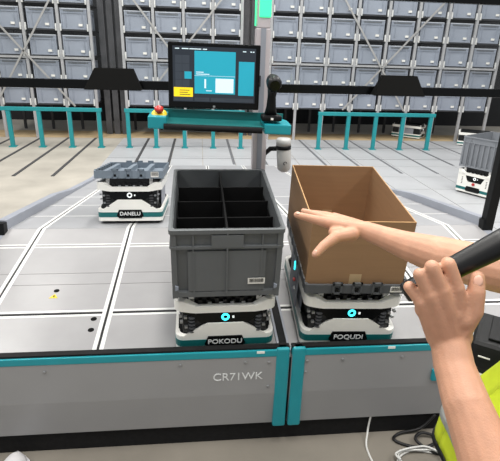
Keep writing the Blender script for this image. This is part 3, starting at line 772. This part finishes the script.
# fingers over the microphone and curling behind it
def fing(mcp, pip, dip, tip, r): arm.chain([mcp, pip, dip, tip], [r*.98, r, r*.94, r*.82])
fing(m1, A(448.5, 264.5, .620), A(447, 263, .672), A(452, 277, .692), .0099)
fing(m2, A(432, 267, .613), A(431, 266.5, .668), A(438, 284, .692), .0097)
fing(m3, A(419.5, 274.5, .618), A(419.5, 275, .670), A(428, 291, .692), .0088)
fing(m4, A(409.5, 287, .634), A(409.5, 286.5, .676), A(417, 299, .692), .0084)
# left thumb lying along the microphone
arm.chain([A(457, 330, .655), A(472, 311, .64), A(476, 292, .632), A(477.5, 278, .632)], [.0200, .0152, .0125, .0098])
arm.capsule(A(462, 318, .645), A(470, 306, .64), .019, .014); arm.capsule(A(466, 312, .645), A(458, 302, .64), .015, .014)
# trunk, neck, head, legs (one continuous body)
hp = P(.76, .60, .93); ch = P(.75, .59, 1.25); nk = P(.71, .585, 1.47); hd = P(.68, .58, 1.60)
arm.capsule(hp, P(.765, .60, 1.05), .13, .125, 16); arm.capsule(P(.765, .60, 1.05), ch, .12, .12, 16)
arm.capsule(P(.73, .50, 1.30), P(.78, .69, 1.32), .10, .10, 14)
arm.capsule(P(.66, .42, 1.37), P(.78, .74, 1.40), .055, .055, 12)
arm.capsule(ch, nk, .08, .055, 12); arm.capsule(nk, P(.69, .58, 1.54), .055, .055)
arm.ball(P(.69, .58, 1.625), .1, 20, (.98, .78, 1.18)); arm.capsule(P(.655, .575, 1.56), P(.632, .572, 1.545), .05, .035)
arm.chain([P(.603, .565, 1.635), P(.583, .560, 1.605)], [.010, .014], 8)     # nose
for s in (-1, 1): arm.ball(P(.70+.01*s, .58+.079*s, 1.615), .03, 10, (.6, .3, 1))
for s, y in ((-1, .50), (1, .70)):
    arm.chain([P(.76, y, .88), P(.74, y+.005*s, .50), P(.78, y+.01*s, .09)], [.085, .058, .042], 14)
    arm.chain([P(.79, y+.01*s, .05), P(.62, y+.02*s, .035)], [.042, .032], 12)
body = arm.build('body', 'skin', pe, True)
rm = body.modifiers.new('skin_join', 'REMESH'); rm.mode = 'VOXEL'; rm.voxel_size = .0024; rm.use_smooth_shade = True
sm = body.modifiers.new('skin_smooth', 'SMOOTH'); sm.iterations = 2; sm.factor = .5
# nails
def nail(c, n_dir, l_dir, wd, ln):
    n_ = Vector(n_dir).normalized(); l_ = (Vector(l_dir)-n_*Vector(l_dir).dot(n_)).normalized(); s_ = n_.cross(l_)
    M = Matrix((s_, l_, n_)).transposed()
    MB().ball(c, 1, 10, (wd, ln, .0016), M).build('nail', 'nail', body, True)
ey = Vector((0, 0, CAM_H))-PO
c = A(478.2, 281, .632); n_ = (ey-c).normalized(); nail(c+n_*.0098, n_, A(477.5, 278, .632)-A(476, 292, .632), .0062, .0082)
c = A(316.8, 253, 1.007); n_ = (ey-c).normalized()*.6+Vector((-.4, 0, .1)); n_.normalize(); nail(c+n_*.0090, n_, A(315.8, 254, 1.006)-A(323.5, 246, 1.012), .0052, .0068)
c = A(297.8, 215.1, 1.069); n_ = (ey-c).normalized()*.45+Vector((0, 0, .6)); n_.normalize(); nail(c+n_*.0072, n_, A(296.5, 214.8, 1.07)-A(302, 216.3, 1.066), .0044, .006)
# face details
for s in (-1, 1):
    MB().ball(P(.606, .572+.032*s, 1.632), .011, 10).build('eye', 'eye_dark', body, True)
    MB().bar(P(.600, .572+.018*s, 1.655), P(.606, .572+.048*s, 1.655), .008, .006).build('eyebrow', 'hair_brown', body)
MB().chain([P(.605, .550, 1.562), P(.597, .570, 1.560), P(.605, .592, 1.562)], [.006, .008, .006], 8).build('mouth', 'lip_red', body, True)
hm = MB().ball(P(.712, .582, 1.650), .1, 22, (1.0, .86, 1.08)); hm.build('hair', 'hair_brown', pe, True)
# clothing: lofted rings around the trunk
FA = math.atan2(.30, -.95)          # the way the person faces
def ringpt(a, z, off=0):
    # a measured from the facing direction
    ts = [(.86, .765, .60, .30, .20), (.95, .765, .60, .292, .195), (1.00, .765, .60, .255, .19), (1.06, .765, .60, .210, .185), (1.117, .765, .60, .175, .18), (1.22, .76, .595, .155, .185), (1.32, .755, .59, .15, .20), (1.40, .75, .59, .12, .21), (1.455, .73, .588, .085, .12)]
    for t0, t1 in zip(ts[:-1], ts[1:]):
        if z <= t1[0] or t1 is ts[-1]:
            k = min(1, max(0, (z-t0[0])/(t1[0]-t0[0]))); q = [t0[i]+(t1[i]-t0[i])*k for i in range(5)]; break
    _, cx, cy, rf, rs = q
    fr = rf if math.cos(a) > 0 else .155
    x = math.cos(a)*(fr+off); y = math.sin(a)*(rs+off)
    fold = .006*math.sin(9*a+4*z)*(1 if z < 1.15 else .3)
    x += math.cos(a)*fold; y += math.sin(a)*fold
    d = FA
    return P(cx+x*math.cos(d)-y*math.sin(d), cy+x*math.sin(d)+y*math.cos(d), z)
def cloth(name, material, a0, a1, z0, z1, off, parent, th=.004, na=40, nz=24):
    mb = MB(); vs = []
    for o in (off, off-th):
        for i in range(nz+1):
            for j in range(na+1): vs.append(ringpt(a0+(a1-a0)*j/na, z0+(z1-z0)*i/nz, o))
    q = na+1; N0 = (nz+1)*q; fs = []
    for i in range(nz):
        for j in range(na):
            a = i*q+j; fs.append((a, a+1, a+q+1, a+q)); fs.append((N0+a+q, N0+a+q+1, N0+a+1, N0+a))
    for j in range(na): fs += [(j, N0+j, N0+j+1, j+1), (nz*q+j, nz*q+j+1, N0+nz*q+j+1, N0+nz*q+j)]
    for i in range(nz): fs += [(i*q, i*q+q, N0+i*q+q, N0+i*q), (i*q+na, N0+i*q+na, N0+i*q+q+na, i*q+q+na)]
    mb.add(vs, fs); return mb.build(name, material, parent, True)
ve = cloth('vest', 'hivis', 0, 2*PI, .88, 1.43, 0, pe, na=80)
for nm, m_, a0, a1, z0, z1 in (('reflective_band', 'reflective', 0, 2*PI, .938, .972), ('reflective_band', 'reflective', 0, 2*PI, 1.22, 1.27), ('hem_tape', 'black_matt', 0, 2*PI, .878, .888)):
    cloth(nm, m_, a0, a1, z0, z1, .003, ve, th=.003, na=80 if a1-a0 > 1 else 4)
cloth('shirt', 'shirt_dark', 0, 2*PI, .90, 1.455, -.02, pe, na=60)
for q0, q1 in ((RS_, RE), (LS, LE)): MB().capsule(q0, q0.lerp(q1, .52), .068, .062, 14).build('sleeve', 'shirt_dark', pe, True)
tm = MB(); 
for s, y in ((-1, .50), (1, .70)): tm.chain([P(.76, y, .88), P(.74, y+.005*s, .50), P(.78, y+.01*s, .10)], [.102, .075, .062], 16)
tm.capsule(P(.76, .55, .92), P(.76, .65, .92), .125, .125, 16); tm.build('trousers', 'trouser_dark', pe, True)
for s, y in ((-1, .50), (1, .70)):
    MB().chain([P(.80, y+.01*s, .052), P(.70, y+.015*s, .055), P(.60, y+.02*s, .048)], [.051, .050, .044], 14).build('shoe', 'black_matt', pe, True)

# microphone held in the left hand
a = A(404, 293.5, .665)+PO; b = A(530, 228.5, .640)+PO
dv = (b-a).normalized(); ln = (b-a).length
mat('mic_black', (9, 9, 10), .42, 0, .1)
mic = thing('microphone', 'black cylindrical microphone gripped in the fist at right', 'microphone', tuple(a))
MB().tube([dv*0, dv*.004, dv*ln*.45, dv*ln*.75, dv*ln], [.013, .0150, .0165, .0190, .0205], 22).build('handle', 'mic_black', mic, True)
MB().tube([dv*ln, dv*(ln+.004)], .0225, 22).build('collar', 'black_part', mic, True)
MB().ball(dv*(ln+.028), .029, 18).build('grille', 'dark_steel', mic, True)
sd = dv.cross(Vector((0, -1, 0))).normalized(); nrm = (-Vector((a.x, a.y, a.z-CAM_H))).normalized(); nrm = (nrm-dv*nrm.dot(dv)).normalized()
MB().bar(dv*ln*.80+nrm*.0190, dv*ln*.86+nrm*.0193, .006, .002, tuple(nrm)).build('switch', 'dark_steel', mic)
